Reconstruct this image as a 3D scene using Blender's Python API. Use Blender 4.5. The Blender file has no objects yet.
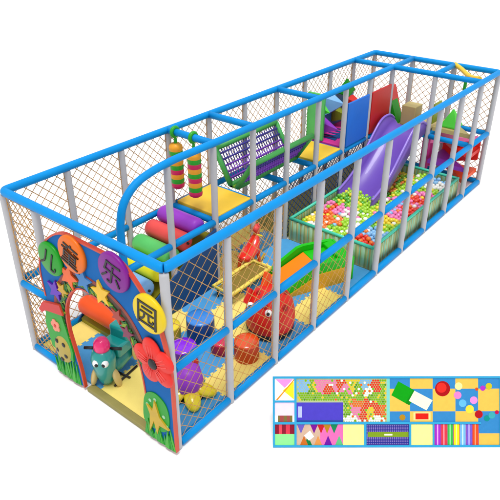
import bpy, bmesh, math, random
from mathutils import Vector, Matrix
from mathutils.geometry import tessellate_polygon
random.seed(7)
PI = math.pi
V = Vector
scn = bpy.context.scene
COL = scn.collection

# ------------------------------------------------------------------ materials
def lin(h):
    h = h.lstrip('#')
    out = []
    for i in (0, 2, 4):
        c = int(h[i:i+2], 16)/255
        out.append(c/12.92 if c <= .04045 else ((c+.055)/1.055)**2.4)
    return out
MATS = {}
def mat(name, hexcol, rough=.5, coat=0., var=.10, scale=6., bump=.0, bscale=60., spec=.5, sub=0.):
    if name in MATS: return MATS[name]
    m = bpy.data.materials.new(name); m.use_nodes = True
    nt = m.node_tree; b = nt.nodes['Principled BSDF']
    c = lin(hexcol)
    tc = nt.nodes.new('ShaderNodeTexCoord')
    n = nt.nodes.new('ShaderNodeTexNoise'); n.inputs['Scale'].default_value = scale; n.inputs['Detail'].default_value = 5
    nt.links.new(tc.outputs['Object'], n.inputs['Vector'])
    r = nt.nodes.new('ShaderNodeValToRGB')
    r.color_ramp.elements[0].position = .3; r.color_ramp.elements[1].position = .7
    r.color_ramp.elements[0].color = [x*(1-var) for x in c]+[1]
    r.color_ramp.elements[1].color = [min(1, x*(1+var*.5)) for x in c]+[1]
    nt.links.new(n.outputs['Fac'], r.inputs['Fac'])
    nt.links.new(r.outputs['Color'], b.inputs['Base Color'])
    b.inputs['Roughness'].default_value = rough
    b.inputs['Coat Weight'].default_value = coat
    b.inputs['Specular IOR Level'].default_value = spec
    rm = nt.nodes.new('ShaderNodeMapRange')
    rm.inputs['To Min'].default_value = max(.03, rough-.07); rm.inputs['To Max'].default_value = min(1, rough+.1)
    nt.links.new(n.outputs['Fac'], rm.inputs['Value']); nt.links.new(rm.outputs['Result'], b.inputs['Roughness'])
    if bump:
        n2 = nt.nodes.new('ShaderNodeTexNoise'); n2.inputs['Scale'].default_value = bscale; n2.inputs['Detail'].default_value = 3
        nt.links.new(tc.outputs['Object'], n2.inputs['Vector'])
        bp = nt.nodes.new('ShaderNodeBump'); bp.inputs['Strength'].default_value = bump; bp.inputs['Distance'].default_value = .01
        nt.links.new(n2.outputs['Fac'], bp.inputs['Height']); nt.links.new(bp.outputs['Normal'], b.inputs['Normal'])
    MATS[name] = m
    return m
foam_blue  = mat('foam sleeve blue', '#008cd6', .5, 0, .06, 3, .15, 140, .15)
rail_blue  = foam_blue
post_grey  = mat('foam sleeve grey', '#b2b2b6', .55, 0, .06, 4, .15, 120)
net_brown  = mat('brown netting cord', '#c89858', .7, 0, .25, 30)
net_gold   = mat('golden netting cord', '#cf9c52', .7, 0, .2, 30)
mat_yellow = mat('yellow eva foam mat', '#ffe67c', .75, 0, .04, 8, .3, 220)
mat_blue   = mat('blue eva foam mat', '#4ba2de', .75, 0, .06, 8, .5, 220)
vinyl = lambda n, h, r=.42, **k: mat('vinyl '+n, h, r, k.pop('coat', .04), k.pop('var', .08), 2.5, .12, 18, .3, **k)
v_yellow = vinyl('amber', '#f7c93c'); v_lemon = vinyl('lemon', '#f4ee1c'); v_red = vinyl('red', '#e0281e'); v_dred = vinyl('deep red', '#c8201e')
v_purple = vinyl('purple', '#9a3cc4'); v_green = vinyl('green', '#5cc668'); v_lblue = vinyl('sky blue', '#86bdf2'); v_viol = vinyl('violet', '#8f7fd8')
v_orange = vinyl('orange', '#f2551a'); v_navy = vinyl('navy', '#124a86', .6); v_blue = vinyl('royal blue', '#1470d6'); v_magenta = vinyl('magenta', '#e23a98')
v_pink = vinyl('pink', '#ee6fa8'); v_tan = vinyl('tan', '#c4b070'); v_olive = vinyl('olive', '#8d9a1c'); v_lime = vinyl('lime green', '#4fd03c')
v_grass = vinyl('leaf green', '#1f9a1c'); v_coral = vinyl('coral red', '#e8504c')
p_slide = mat('moulded plastic violet', '#7452ba', .36, .15, .05, 2)
p_purple = mat('moulded plastic purple', '#8a1fe0', .14, .6, .05, 2)
p_red = mat('moulded plastic red', '#ee2a20', .18, .5, .05, 2)
p_crimson = mat('moulded plastic crimson', '#d41c4c', .18, .5, .05, 2)
p_yellow = mat('moulded plastic yellow', '#f0d818', .2, .4, .05, 2)
p_teal = mat('moulded plastic teal', '#12948e', .3, .4, .06, 2)
p_pink = mat('moulded plastic hot pink', '#ea1a70', .3, .4, .06, 2)
p_tan = mat('moulded plastic sand', '#cdb472', .4, .2, .06, 2)
p_black = mat('black rubber', '#15161a', .5)
p_white = mat('white plastic', '#f2f2f2', .3, .3)
p_green = mat('moulded plastic green', '#12b81a', .3, .3, .05, 2)
b_blue = mat('painted board blue', '#0f63ac', .6, 0, .07, 3, spec=.12)
b_edge = mat('board edging rust red', '#c8401f', .5, .1, .1, 6)
b_brown = mat('board band brick brown', '#8c3426', .55, 0, .25, 9)
b_dgreen = mat('board leaf dark green', '#1c6a22', .55, 0, .25, 12)
b_green = mat('board grass green', '#149a20', .5, 0, .12, 8)
t_frame = mat('net frame green', '#3fa54c', .5, 0, .08)
t_purple = mat('net webbing purple', '#7436b0', .6, 0, .12, 20)
t_indigo = mat('net webbing indigo', '#3a2f8e', .6, 0, .12, 20)
m_mint = mat('mint rim vinyl', '#40cfae', .4, .15, .08, 4)
plan_white = mat('plan paper white', '#fbfaf4', .6, 0, .02)

# pleated pit wall: stripes of olive, teal and brown that belong to the fabric
pit_wall = mat('striped pit fabric', '#8a9a6a', .55, 0, .1)
nt = pit_wall.node_tree; tc = nt.nodes.new('ShaderNodeTexCoord'); sx = nt.nodes.new('ShaderNodeSeparateXYZ')
nt.links.new(tc.outputs['Object'], sx.inputs[0])
ad = nt.nodes.new('ShaderNodeMath'); ad.operation = 'ADD'; nt.links.new(sx.outputs[0], ad.inputs[0]); nt.links.new(sx.outputs[1], ad.inputs[1])
ml = nt.nodes.new('ShaderNodeMath'); ml.operation = 'MULTIPLY'; ml.inputs[1].default_value = 5.3; nt.links.new(ad.outputs[0], ml.inputs[0])
fr = nt.nodes.new('ShaderNodeMath'); fr.operation = 'FRACT'; nt.links.new(ml.outputs[0], fr.inputs[0])
rp = nt.nodes.new('ShaderNodeValToRGB'); rp.color_ramp.interpolation = 'CONSTANT'
el = rp.color_ramp.elements
cols = ['#98c496', '#a09660', '#7cbc9c', '#b8b47c', '#8ca466', '#a4ccac']
el[0].position = 0; el[0].color = lin(cols[0])+[1]; el[1].position = .16; el[1].color = lin(cols[1])+[1]
for i, c in enumerate(cols[2:]):
    e = el.new(.3+.17*i); e.color = lin(c)+[1]
nt.links.new(fr.outputs[0], rp.inputs[0]); nt.links.new(rp.outputs[0], nt.nodes['Principled BSDF'].inputs['Base Color'])

# ------------------------------------------------------------------ mesh builder
class B:
    def __init__(s): s.bm = bmesh.new(); s.mats = []
    def mi(s, m):
        if m not in s.mats: s.mats.append(m)
        return s.mats.index(m)
    def face(s, vs, m, smooth=False):
        try: f = s.bm.faces.new(vs)
        except ValueError: return None
        f.material_index = s.mi(m); f.smooth = smooth; return f
    def box(s, a, b, m, M=None, bev=0.):
        a, b = V(a), V(b)
        lo = V((min(a.x,b.x), min(a.y,b.y), min(a.z,b.z))); hi = V((max(a.x,b.x), max(a.y,b.y), max(a.z,b.z)))
        co = [(lo.x,lo.y,lo.z),(hi.x,lo.y,lo.z),(hi.x,hi.y,lo.z),(lo.x,hi.y,lo.z),(lo.x,lo.y,hi.z),(hi.x,lo.y,hi.z),(hi.x,hi.y,hi.z),(lo.x,hi.y,hi.z)]
        vs = [s.bm.verts.new((M @ V(c)) if M else c) for c in co]
        fs = [s.face([vs[i] for i in q], m) for q in ((0,3,2,1),(4,5,6,7),(0,1,5,4),(1,2,6,5),(2,3,7,6),(3,0,4,7))]
        if bev:
            es = list({e for f in fs for e in f.edges})
            r = bmesh.ops.bevel(s.bm, geom=es, offset=bev, segments=3, affect='EDGES', profile=.5)
            for f in r['faces']: f.smooth = True
    def hexa(s, pts, m, bev=0.):     # 8 corners: bottom 4 ccw, top 4 ccw
        vs = [s.bm.verts.new(p) for p in pts]
        fs = [s.face([vs[i] for i in q], m) for q in ((0,3,2,1),(4,5,6,7),(0,1,5,4),(1,2,6,5),(2,3,7,6),(3,0,4,7))]
        if bev:
            es = list({e for f in fs for e in f.edges})
            r = bmesh.ops.bevel(s.bm, geom=es, offset=bev, segments=2, affect='EDGES', profile=.5)
            for f in r['faces']: f.smooth = True
    def tube(s, path, r, m, n=12, caps=True, smooth=True, closed=False):
        path = [V(p) for p in path]; N = len(path); rings = []; up = None
        for i, p in enumerate(path):
            if closed: t = path[(i+1) % N]-path[i-1]
            else: t = path[min(i+1, N-1)]-path[max(i-1, 0)]
            t.normalize()
            if up is None: up = V((0,0,1)) if abs(t.z) < .9 else V((1,0,0))
            a = (up-t*up.dot(t)).normalized(); up = a; b = t.cross(a)
            rr = r[i] if isinstance(r, (list, tuple)) else r
            rings.append([s.bm.verts.new(p+(a*math.cos(2*PI*k/n)+b*math.sin(2*PI*k/n))*rr) for k in range(n)])
        for i in range(N if closed else N-1):
            A, C = rings[i], rings[(i+1) % N]
            for k in range(n): s.face([A[k], A[(k+1)%n], C[(k+1)%n], C[k]], m, smooth)
        if caps and not closed:
            s.face(rings[0][::-1], m); s.face(rings[-1], m)
    def lathe(s, prof, m, M=None, n=24, bands=None):
        rings = []
        for (r, z) in prof:
            if r < 1e-5: rings.append([s.bm.verts.new((M @ V((0,0,z))) if M else (0,0,z))])
            else: rings.append([s.bm.verts.new((M @ V((r*math.cos(2*PI*k/n), r*math.sin(2*PI*k/n), z))) if M else (r*math.cos(2*PI*k/n), r*math.sin(2*PI*k/n), z)) for k in range(n)])
        for i in range(len(rings)-1):
            A, C = rings[i], rings[i+1]; mm = bands[i] if bands else m
            for k in range(n):
                k2 = (k+1) % n
                if len(A) == 1 and len(C) == 1: continue
                if len(A) == 1: s.face([A[0], C[k2], C[k]], mm, True)
                elif len(C) == 1: s.face([A[k], A[k2], C[0]], mm, True)
                else: s.face([A[k], A[k2], C[k2], C[k]], mm, True)
    def ball(s, c, r, m, M=None, nu=20, nv=12, sc=(1,1,1)):
        c = V(c)
        T = Matrix.Translation(c) @ Matrix.Diagonal((sc[0], sc[1], sc[2], 1))
        if M: T = M @ T
        prof = [(r*math.sin(PI*i/nv), -r*math.cos(PI*i/nv)) for i in range(nv+1)]
        prof[0] = (0, -r); prof[-1] = (0, r)
        s.lathe(prof, m, T, nu)
    def prism(s, poly, fn, d0, d1, m, side=None, smooth_side=False):
        # poly: 2-D outline; fn(u, v, d) -> 3-D point
        A = [s.bm.verts.new(fn(u, v, d0)) for u, v in poly]; C = [s.bm.verts.new(fn(u, v, d1)) for u, v in poly]
        N = len(poly)
        for t in tessellate_polygon([[V((p[0], p[1], 0)) for p in poly]]):
            s.face([A[t[0]], A[t[1]], A[t[2]]], m); s.face([C[t[2]], C[t[1]], C[t[0]]], m)
        for i in range(N): s.face([A[i], A[(i+1)%N], C[(i+1)%N], C[i]], side or m, smooth_side)
    def build(s, name, parent=None, local=False, fix=True):
        if fix: bmesh.ops.recalc_face_normals(s.bm, faces=s.bm.faces)
        me = bpy.data.meshes.new(name)
        if parent is not None and not local:
            o = worldloc(parent); bmesh.ops.translate(s.bm, verts=s.bm.verts, vec=-o)
        s.bm.to_mesh(me); s.bm.free()
        for m in s.mats: me.materials.append(m)
        ob = bpy.data.objects.new(name, me); COL.objects.link(ob)
        if parent is not None: ob.parent = parent
        return ob
def worldloc(o):
    v = V((0,0,0))
    while o is not None: v += V(o.location); o = o.parent
    return v
def tag(o, label=None, cat=None, group=None, kind=None):
    if label: o['label'] = label
    if cat: o['category'] = cat
    if group: o['group'] = group
    if kind: o['kind'] = kind
    return o
def thing(name, loc, label, cat, group=None):
    o = bpy.data.objects.new(name, None); COL.objects.link(o); o.location = loc
    o.empty_display_size = .2
    return tag(o, label, cat, group)
def centre(ob):      # one-mesh thing: origin at the base centre
    me = ob.data; xs = [v.co for v in me.vertices]
    c = V(((min(p.x for p in xs)+max(p.x for p in xs))/2, (min(p.y for p in xs)+max(p.y for p in xs))/2, min(p.z for p in xs)))
    me.transform(Matrix.Translation(-c)); ob.location = c
    return ob
def cat_rom(pts, n=5, closed=False):
    out = []; N = len(pts)
    for i in range(N if closed else N-1):
        g = (lambda k: pts[k % N]) if closed else (lambda k: pts[max(0, min(N-1, k))])
        p0, p1, p2, p3 = (V(g(i-1)), V(g(i)), V(g(i+1)), V(g(i+2)))
        for k in range(n):
            t = k/n
            out.append(.5*((2*p1)+(p2-p0)*t+(2*p0-5*p1+4*p2-p3)*t*t+(3*p1-p0-3*p2+p3)*t**3))
    if not closed: out.append(V(pts[-1]))
    return out

# ------------------------------------------------------------------ ground
b = B(); S = 400
vs = [b.bm.verts.new(p) for p in ((-S,-S,0),(S,-S,0),(S,S,0),(-S,S,0))]
g_white = mat('seamless white floor', '#f6f6f6', .9, 0, .0, 1, 0, spec=.1)
b.face(vs, g_white); g = b.build('ground'); tag(g, kind='structure')

# ------------------------------------------------------------------ play frame
HT = 2.63; MZ = 1.25; RR = .058; PR = .054
F = thing('soft_playground', (5, 1.5, 0), 'two storey play frame of grey padded posts and bright blue padded rails with cord nets', 'play structure')
FO = V((5, 1.5, 0))
def post_mesh(h):
    b = B(); prof = [(0,0),(PR*1.05,0),(PR*1.05,.03),(PR,.04),(PR,h-.02),(PR*.9,h),(0,h)]
    b.lathe(prof, post_grey, None, 16); o = b.build('post', F, local=True); return o
P0 = post_mesh(HT-.05); me_post = P0.data; bpy.data.objects.remove(P0)
posts = [(x, 0) for x in range(11)] + [(x, 3) for x in range(11)] + [(x, 2) for x in range(2, 11)] + [(0, 1.0+1.3), (10, 1), (9, 1)]
for (x, y) in posts:
    o = bpy.data.objects.new('post', me_post); COL.objects.link(o); o.parent = F; o.location = V((x, y, 0))-FO
b = B(); b.lathe([(0,0),(PR,0),(PR,MZ-.03),(0,MZ-.03)], post_grey, Matrix.Translation((1.02,2,0)), 16); b.build('post', F)
def rail(a, c, name='mid_rail', r=RR, m=rail_blue, n=14):
    a, c = V(a), V(c); N = max(2, int((c-a).length/.5)); b = B()
    b.tube([a.lerp(c, i/N) for i in range(N+1)], r, m, n)
    # stitched seam rings where two foam sleeves meet
    return b.build(name, F)
# perimeter top rail with rounded corners
k = .07
path = []
for (cx, cy, a0) in ((0,0,180),(10,0,270),(10,3,0),(0,3,90)):
    sx_ = 1 if cx == 0 else -1; sy_ = 1 if cy == 0 else -1
    cc = V((cx+sx_*k, cy+sy_*k, HT))
    for j in range(5):
        a = math.radians(a0+j*22.5); path.append(cc+V((math.cos(a), math.sin(a), 0))*k)
segs = [(path[2:5]+[path[5], path[6], path[7]]), (path[7:10]+path[10:13]), (path[12:15]+path[15:18]), (path[17:20]+path[0:3])]
for sg in segs:
    b = B(); full = []
    for i in range(len(sg)-1):
        n = max(1, int((sg[i+1]-sg[i]).length/.5)); full += [sg[i].lerp(sg[i+1], j/n) for j in range(n)]
    full.append(sg[-1]); b.tube(full, RR, foam_blue, 16); b.build('top_rail', F)
# inner long rail with the arch
arch = cat_rom([(1.04,2,MZ),(1.04,2,1.7),(1.06,2,2.02),(1.15,2,2.3),(1.37,2,2.5),(1.68,2,2.59),(2.1,2,HT),(2.6,2,HT)], 6)
b = B(); b.tube(list(arch)+[V((x,2,HT)) for x in range(3,11)], RR, foam_blue, 16); b.build('top_rail', F)
for x, y0, y1 in ((3,2,3),(4,2,3),(6,2,3),(9,0,3)): rail((x,y0,HT),(x,y1,HT),'top_rail', m=foam_blue)
rail((9,1,HT),(10,1,HT),'top_rail', m=foam_blue)
for x in range(10):
    rail((x+.045,0,MZ),(x+.955,0,MZ)); rail((x+.045,3,MZ),(x+.955,3,MZ))
    rail((x+.045,0,.065),(x+.955,0,.065),'base_rail'); rail((x+.045,3,.065),(x+.955,3,.065),'base_rail')
    if x >= 1: rail((x+.045,2,MZ),(x+.955,2,MZ))
rail((0,2.34,MZ-.04),(0,2.955,MZ-.04)); rail((0,2.3,.065),(0,2.955,.065),'base_rail')
for x in (3,4,5,6,7,8,9): rail((x,2.05,MZ),(x,2.95,MZ))
for y in (0,1,2): rail((10,y+.045,MZ),(10,y+.955,MZ)); rail((10,y+.045,.065),(10,y+.955,.065),'base_rail')
rail((9,1.05,MZ),(9,1.95,MZ)); rail((9,.05,MZ),(9,.95,MZ)); rail((9.05,1,MZ),(9.95,1,MZ))

def net(o, u, v, W, H, m, cell=.165, r=.0064, name='safety_net', parent=F, label=None):
    o, u, v = V(o), V(u).normalized(), V(v).normalized(); b = B(); nrm = u.cross(v)
    K = int((W+H)/cell)+2
    def seg(a, c, off):
        p = o+u*a[0]+v*a[1]+nrm*off; q = o+u*c[0]+v*c[1]+nrm*off
        mid = (p+q)/2
        b.tube([p, q], r, m, 4, caps=False)
    for sgn in (1, -1):
        for i in range(-K, K):
            c0 = i*cell+.03     # line: x - sgn*y = c0
            pts = []
            # param along y from 0..H
            xs0 = c0; xs1 = c0+sgn*H
            ya, yb = 0., H; xa, xb = xs0, xs1
            if xa > xb: xa, xb, ya, yb = xb, xa, yb, ya
            if xb <= 0 or xa >= W: continue
            if xa < 0: ya += (yb-ya)*(0-xa)/(xb-xa); xa = 0
            if xb > W: yb = ya+(yb-ya)*(W-xa)/(xb-xa); xb = W
            if abs(xb-xa) < .01: continue
            seg((xa,ya), (xb,yb), sgn*r*.5)
    for (p, q) in (((0,0),(W,0)),((W,0),(W,H)),((W,H),(0,H)),((0,H),(0,0))): seg(p, q, 0)
    ob = b.build(name, parent, fix=False)
    if label: ob['label'] = label
    return ob
g1 = .055
for x in range(10):
    for (z0, z1) in ((.12, MZ-RR), (MZ+RR, HT-RR)):
        net((x+g1,3,z0),(1,0,0),(0,0,1),1-2*g1,z1-z0,net_brown)
    net((x+g1,0,.12),(1,0,0),(0,0,1),1-2*g1,MZ-RR-.12,net_gold,.19,.0041) if x < 4 else None
    if x < 2: net((x+g1,0,MZ+RR),(1,0,0),(0,0,1),1-2*g1,HT-RR-MZ-RR,net_gold,.19,.0041)
for y in (0,1,2):
    for (z0, z1) in ((.12, MZ-RR), (MZ+RR, HT-RR)): net((10,y+g1,z0),(0,1,0),(0,0,1),1-2*g1,z1-z0,net_brown)
for (z0, z1) in ((.12, MZ-RR-.04), (MZ+RR-.04, HT-RR)): net((0,2.36,z0),(0,1,0),(0,0,1),.585,z1-z0,net_brown)
for x in (3,4): net((x+g1,2,.12),(1,0,0),(0,0,1),1-2*g1,MZ-RR-.12,net_gold)
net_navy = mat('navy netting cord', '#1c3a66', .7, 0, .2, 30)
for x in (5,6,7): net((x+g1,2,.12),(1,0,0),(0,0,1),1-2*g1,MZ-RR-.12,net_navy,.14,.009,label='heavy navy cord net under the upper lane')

def platform(x0, x1, y0, y1, topm, name='platform', label=None, z=1.30):
    b = B(); b.box((x0,y0,z-.075),(x1,y1,z), topm, None, .012)
    o = b.build(name, F)
    if label: o['label'] = label
    return o
platform(3.06,3.94,2.0,2.94,v_yellow,label='amber yellow padded platform under the punch bags', z=1.335)
platform(6.06,6.94,2.0,2.94,v_yellow,label='amber yellow padded platform beside the net bridge', z=1.335)
platform(9.06,9.94,1.05,2.94,v_tan,label='tan padded platform at the back of the frame', z=1.335)

# ------------------------------------------------------------------ floor mats (jigsaw edges)
def jig(x0, x1, y0, y1):
    pts = []
    def edge(a, c, inward, teeth):
        a, c = V(a), V(c); L = (c-a).length; d = (c-a)/L; n = V((inward[0], inward[1]))
        N = max(1, int(round(L/.125)))
        for i in range(N):
            s0, s1 = a+d*L*i/N, a+d*L*(i+1)/N
            if teeth:
                for f, h in ((.2,.0),(.14,.020),(.2,.032),(.5,.032),(.56,.020),(.5,0)):
                    pts.append(tuple(s0.lerp(s1, f)-n*h))
            else: pts.append(tuple(s0))
    m = lambda v, lim: abs(v-lim) > 1e-3
    edge((x0,y0),(x1,y0),(0,1), y0 > .1); edge((x1,y0),(x1,y1),(-1,0), x1 < 9.9)
    edge((x1,y1),(x0,y1),(0,-1), y1 < 2.9); edge((x0,y1),(x0,y0),(1,0), x0 > .1)
    return pts
where = {0:'behind the entrance arch', 1:'under the ring of round stools', 2:'under the ladybird dome', 3:'by the trampoline', 4:'under the toddler slide'}
rows = {-1:('half tile strip along the near side','near'), 0:('middle row nearest the open side','a'), 1:('inner middle row','b'), 2:('strip along the far side','far')}
ys = [(.05,.5),(.5,1.5),(1.5,2.5),(2.5,2.95)]
rowname = ['narrow', 'square', 'square', 'narrow']
rowpos = ['against the near base rail', 'nearer the near side', 'nearer the far side', 'against the far base rail']
for x in range(5):
    for j, (y0, y1) in enumerate(ys):
        yel = (x+j) % 2 == 1
        b = B(); m = mat_yellow if yel else mat_blue
        # a thin base sheet underneath shows the neighbour's teeth colour
        pts = jig(max(x, .02), x+1, y0, y1) if yel else [(max(x,.02),y0),(x+1,y0),(x+1,y1),(max(x,.02),y1)]
        b.prism(pts, lambda u, v, d: (u, v, d), .02, .05 + (.002 if yel else 0), m)
        o = b.build('floor_mat'); centre(o)
        tag(o, '%s %s mat %s, %s' % (rowname[j], 'yellow' if yel else 'blue', where[x], rowpos[j]), 'floor mat', 'jigsaw foam floor mats')
b = B(); b.box((.02,.05,.004),(4.98,2.95,.044), mat('underlay foam', '#5fa6cc', .8)); o = b.build('underlay_mat'); centre(o)
tag(o, 'thin blue grey underlay sheet showing between the jigsaw mats', 'floor mat')
b = B(); b.box((-.10,.40,.004),(.015,1.66,.07), mat('door sill olive', '#8f8648', .6), None, .015); o = b.build('door_sill'); centre(o)
tag(o, 'low olive threshold strip across the foot of the entrance arch', 'threshold')

b = B(); b.box((5.02,2.03,.004),(9.93,2.93,.05), mat('under deck olive', '#8d8a4a', .8, 0, .15, 3), None, .01); o = b.build('floor_mat'); centre(o)
tag(o, 'long olive floor pad beneath the upper lane, behind the ball pit', 'floor mat')

# ------------------------------------------------------------------ entrance panel
EP = thing('entrance_panel', (-.08, 1.0, .05), 'blue cartoon entrance arch board with round coloured badges and a big red flower', 'entrance arch')
def yz(p): return (p[0]+.06, min(p[1]-.045, 2.535))
XF = -.10   # front face
def pf(u, v, d): return (XF+d, u, v)
OUT = [(2.19,1.4),(2.2,1.83),(2.08,2.15),(1.88,2.39),(1.6,2.56),(1.2,2.64),(.85,2.64),(.6,2.60),(.4,2.5),(.22,2.33),(.05,2.12),(-.05,1.86),(-.13,1.5),(-.15,1.2),(-.145,.7),(-.14,.1)]
INN = [(.39,.1),(.34,.4),(.32,.73),(.35,1.11),(.40,1.3),(.47,1.48),(.56,1.63),(.68,1.75),(.88,1.84),(1.13,1.88),(1.36,1.87),(1.55,1.74),(1.7,1.52),(1.77,1.3),(1.78,1.05),(1.76,.9),(1.71,.66),(1.66,.4),(1.64,.1)]
outc = [yz(p) for p in cat_rom([(a,c) for a,c in OUT], 4)]
innc = [yz(p) for p in cat_rom([(a,c) for a,c in INN], 4)]
left = [yz(p) for p in [(2.23,.1),(2.2,.55),(2.2,.8),(2.2,1.2)]]
b = B(); b.prism(left+outc+innc, pf, 0, .035, b_blue, b_edge); b.build('arch_board', EP)
def ribbon(pts, w0, w1, d0, d1, m, name, side=None):
    A, C = [], []
    for i, p in enumerate(pts):
        t = V(pts[min(i+1, len(pts)-1)])-V(pts[max(i-1, 0)]); t.normalize(); n = V((t.y, -t.x))
        A.append(tuple(V(p)+n*w0)); C.append(tuple(V(p)+n*w1))
    b = B()
    fl = [(A[i], A[i+1], C[i+1], C[i]) for i in range(len(A)-1)]
    # shared-vertex strip with thickness
    vf = [[b.bm.verts.new(pf(*p, d0)) for p in row] for row in (A, C)]; vb = [[b.bm.verts.new(pf(*p, d1)) for p in row] for row in (A, C)]
    for i in range(len(A)-1):
        b.face([vf[0][i], vf[0][i+1], vf[1][i+1], vf[1][i]], m); b.face([vb[0][i], vb[1][i], vb[1][i+1], vb[0][i+1]], m)
        for q in (0, 1): b.face([vf[q][i], vb[q][i], vb[q][i+1], vf[q][i+1]], side or m)
    for e in (0, -1): b.face([vf[0][e], vf[1][e], vb[1][e], vb[0][e]], m)
    return b.build(name, EP)
ribbon(outc, -.014, .010, -.010, .04, b_edge, 'outer_edging')
ribbon(innc, -.010, .014, -.010, .04, b_edge, 'inner_edging')
arc = innc[14:62]
ribbon(arc, -.24, -.19, -.008, -.0005, b_brown, 'arch_band')
ribbon(arc, -.19, -.025, -.005, -.0003, mat('board band mixed foliage', '#4a3a30', .6, 0, .5, 14), 'arch_band')
# leaves along the inner edge
b = B()
for i in range(0, len(arc)-1):
    for kx in range(2):
        t = V(arc[i+1])-V(arc[i]); n = V((-t.y, t.x)).normalized(); 
        p = V(arc[i]).lerp(V(arc[i+1]), kx*.5) + n*(.05+.05*random.random())
        a = random.uniform(0, 2*PI); L = random.uniform(.045, .075)
        d = V((math.cos(a), math.sin(a))); e = V((-d.y, d.x))*L*.4
        b.prism([tuple(p-d*L), tuple(p+e), tuple(p+d*L), tuple(p-e)], pf, -.016-random.random()*.006, -.008, b_dgreen if random.random() < .75 else mat('board leaf lime', '#7a9a18', .6))
o = b.build('leaf_garland', EP)
def star(c, R, m, rot=0, d=-.03, name='star', label=None):
    c = yz(c); b = B(); pts = []
    for i in range(10):
        a = rot+PI/2+i*PI/5; r = R if i % 2 == 0 else R*.45; pts.append((c[0]+r*math.cos(a), c[1]+r*math.sin(a)))
    b.prism(pts, pf, d, -.001, m); o = b.build(name, EP)
    if label: o['label'] = label
star((1.90,1.62), .17, mat('board purple', '#5a1cb0', .5), .2, label='purple star on the left of the arch board')
star((1.54,1.98), .19, mat('board orange', '#e8601e', .5), .3, label='orange star above the arch opening')
star((1.24,2.05), .17, mat('board mid blue', '#2a74b4', .5), .1, label='blue star at the top of the arch opening')
star((.92,2.0), .18, mat('board gold', '#e8b81c', .5), -.2, label='gold star right of the arch top')
star((1.74,1.70), .12, mat('board mustard', '#c89a1c', .5), .5, label='mustard star beside the orange star')
star((.66,1.80), .12, mat('board rust', '#a03020', .5), .4, label='rust red star above the flower')
star((.52,1.62), .12, mat('board plum', '#7a2448', .5), .1, label='plum star above the flower')
def text_mesh(s, size):
    cu = bpy.data.curves.new('glyph', 'FONT'); cu.body = s; cu.size = size; cu.align_x = 'CENTER'; cu.align_y = 'CENTER'; cu.extrude = .006; cu.resolution_u = 3; cu.offset = .0
    o = bpy.data.objects.new('glyph', cu); COL.objects.link(o)
    dg = bpy.context.evaluated_depsgraph_get(); me = bpy.data.meshes.new_from_object(o.evaluated_get(dg))
    bpy.data.objects.remove(o); bpy.data.curves.remove(cu); return me
def badge(c, R, m, ch, rot, label, boxed=False):
    c = yz(c); cy, cz = c; b = B()
    M = Matrix.Translation((XF, cy, cz)) @ Matrix.Rotation(-PI/2, 4, 'Y')
    b.lathe([(0,-.0),(R,-.0),(R,.03),(R*.97,.045),(R*.9,.052),(0,.056)], m, M, 40)
    disc = b.build('badge', EP); disc['label'] = label
    me = text_mesh(ch, R*1.25)
    cx_ = sum(v.co.x for v in me.vertices)/len(me.vertices); 
    xs = [v.co.x for v in me.vertices]; yy = [v.co.y for v in me.vertices]
    off = V(((min(xs)+max(xs))/2, (min(yy)+max(yy))/2, 0)); s = (1.12 if boxed else 1.25)*R/max(max(xs)-min(xs), max(yy)-min(yy))
    bas = Matrix(((0,0,-1,0),(-1,0,0,0),(0,1,0,0),(0,0,0,1)))
    M2 = Matrix.Translation((XF-.058, cy, cz)) @ bas @ Matrix.Rotation(rot, 4, 'Z') @ Matrix.Diagonal((s, s, 1, 1)) @ Matrix.Translation(-off)
    me.transform(M2); me.transform(Matrix.Translation(-worldloc(EP)-V((0,0,0))))
    me.materials.clear(); me.materials.append(p_black)
    g = bpy.data.objects.new('character', me); COL.objects.link(g); g.parent = disc
    return disc
badge((1.86,2.11), .235, vinyl('badge green', '#109418'), '\u513f', -.35, 'green round badge at the upper left of the arch')
badge((1.38,2.36), .25, vinyl('badge orange', '#e06a08'), '\u7ae5', -.3, 'orange round badge at the top of the arch')
badge((.62,2.42), .25, vinyl('badge purple', '#7c0c88'), '\u4e50', -.3, 'purple round badge at the upper right of the arch')
badge((.09,2.10), .245, vinyl('badge yellow', '#e2c408'), '\u56ed', -.1, 'yellow round badge beside the right corner post')
# flower
fc = yz((.07,1.43)); b = B()
for i in range(5):
    a = math.radians(80+72*i); cc = V((XF-.03, fc[0]+.17*math.cos(a), fc[1]+.17*math.sin(a)))
    M = Matrix.Translation(cc) @ Matrix.Rotation(a, 4, 'X') @ Matrix.Diagonal((.28, 1.12, .98, 1))
    b.ball((0,0,0), .15, v_red, M, 20, 12)
    for q in (-.3, 0, .3):   # petal creases
        p0 = V((XF-.075, fc[0]+.09*math.cos(a+q), fc[1]+.09*math.sin(a+q))); p1 = V((XF-.068, fc[0]+.24*math.cos(a+q*.7), fc[1]+.24*math.sin(a+q*.7)))
        b.tube([p0, p1], .006, v_coral, 6)
fl = b.build('flower', EP)
b = B(); b.ball((0,0,0), .07, p_black, Matrix.Translation((XF-.065, fc[0], fc[1])) @ Matrix.Diagonal((.4,1,1,1))); o = b.build('flower_centre', fl)
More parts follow.
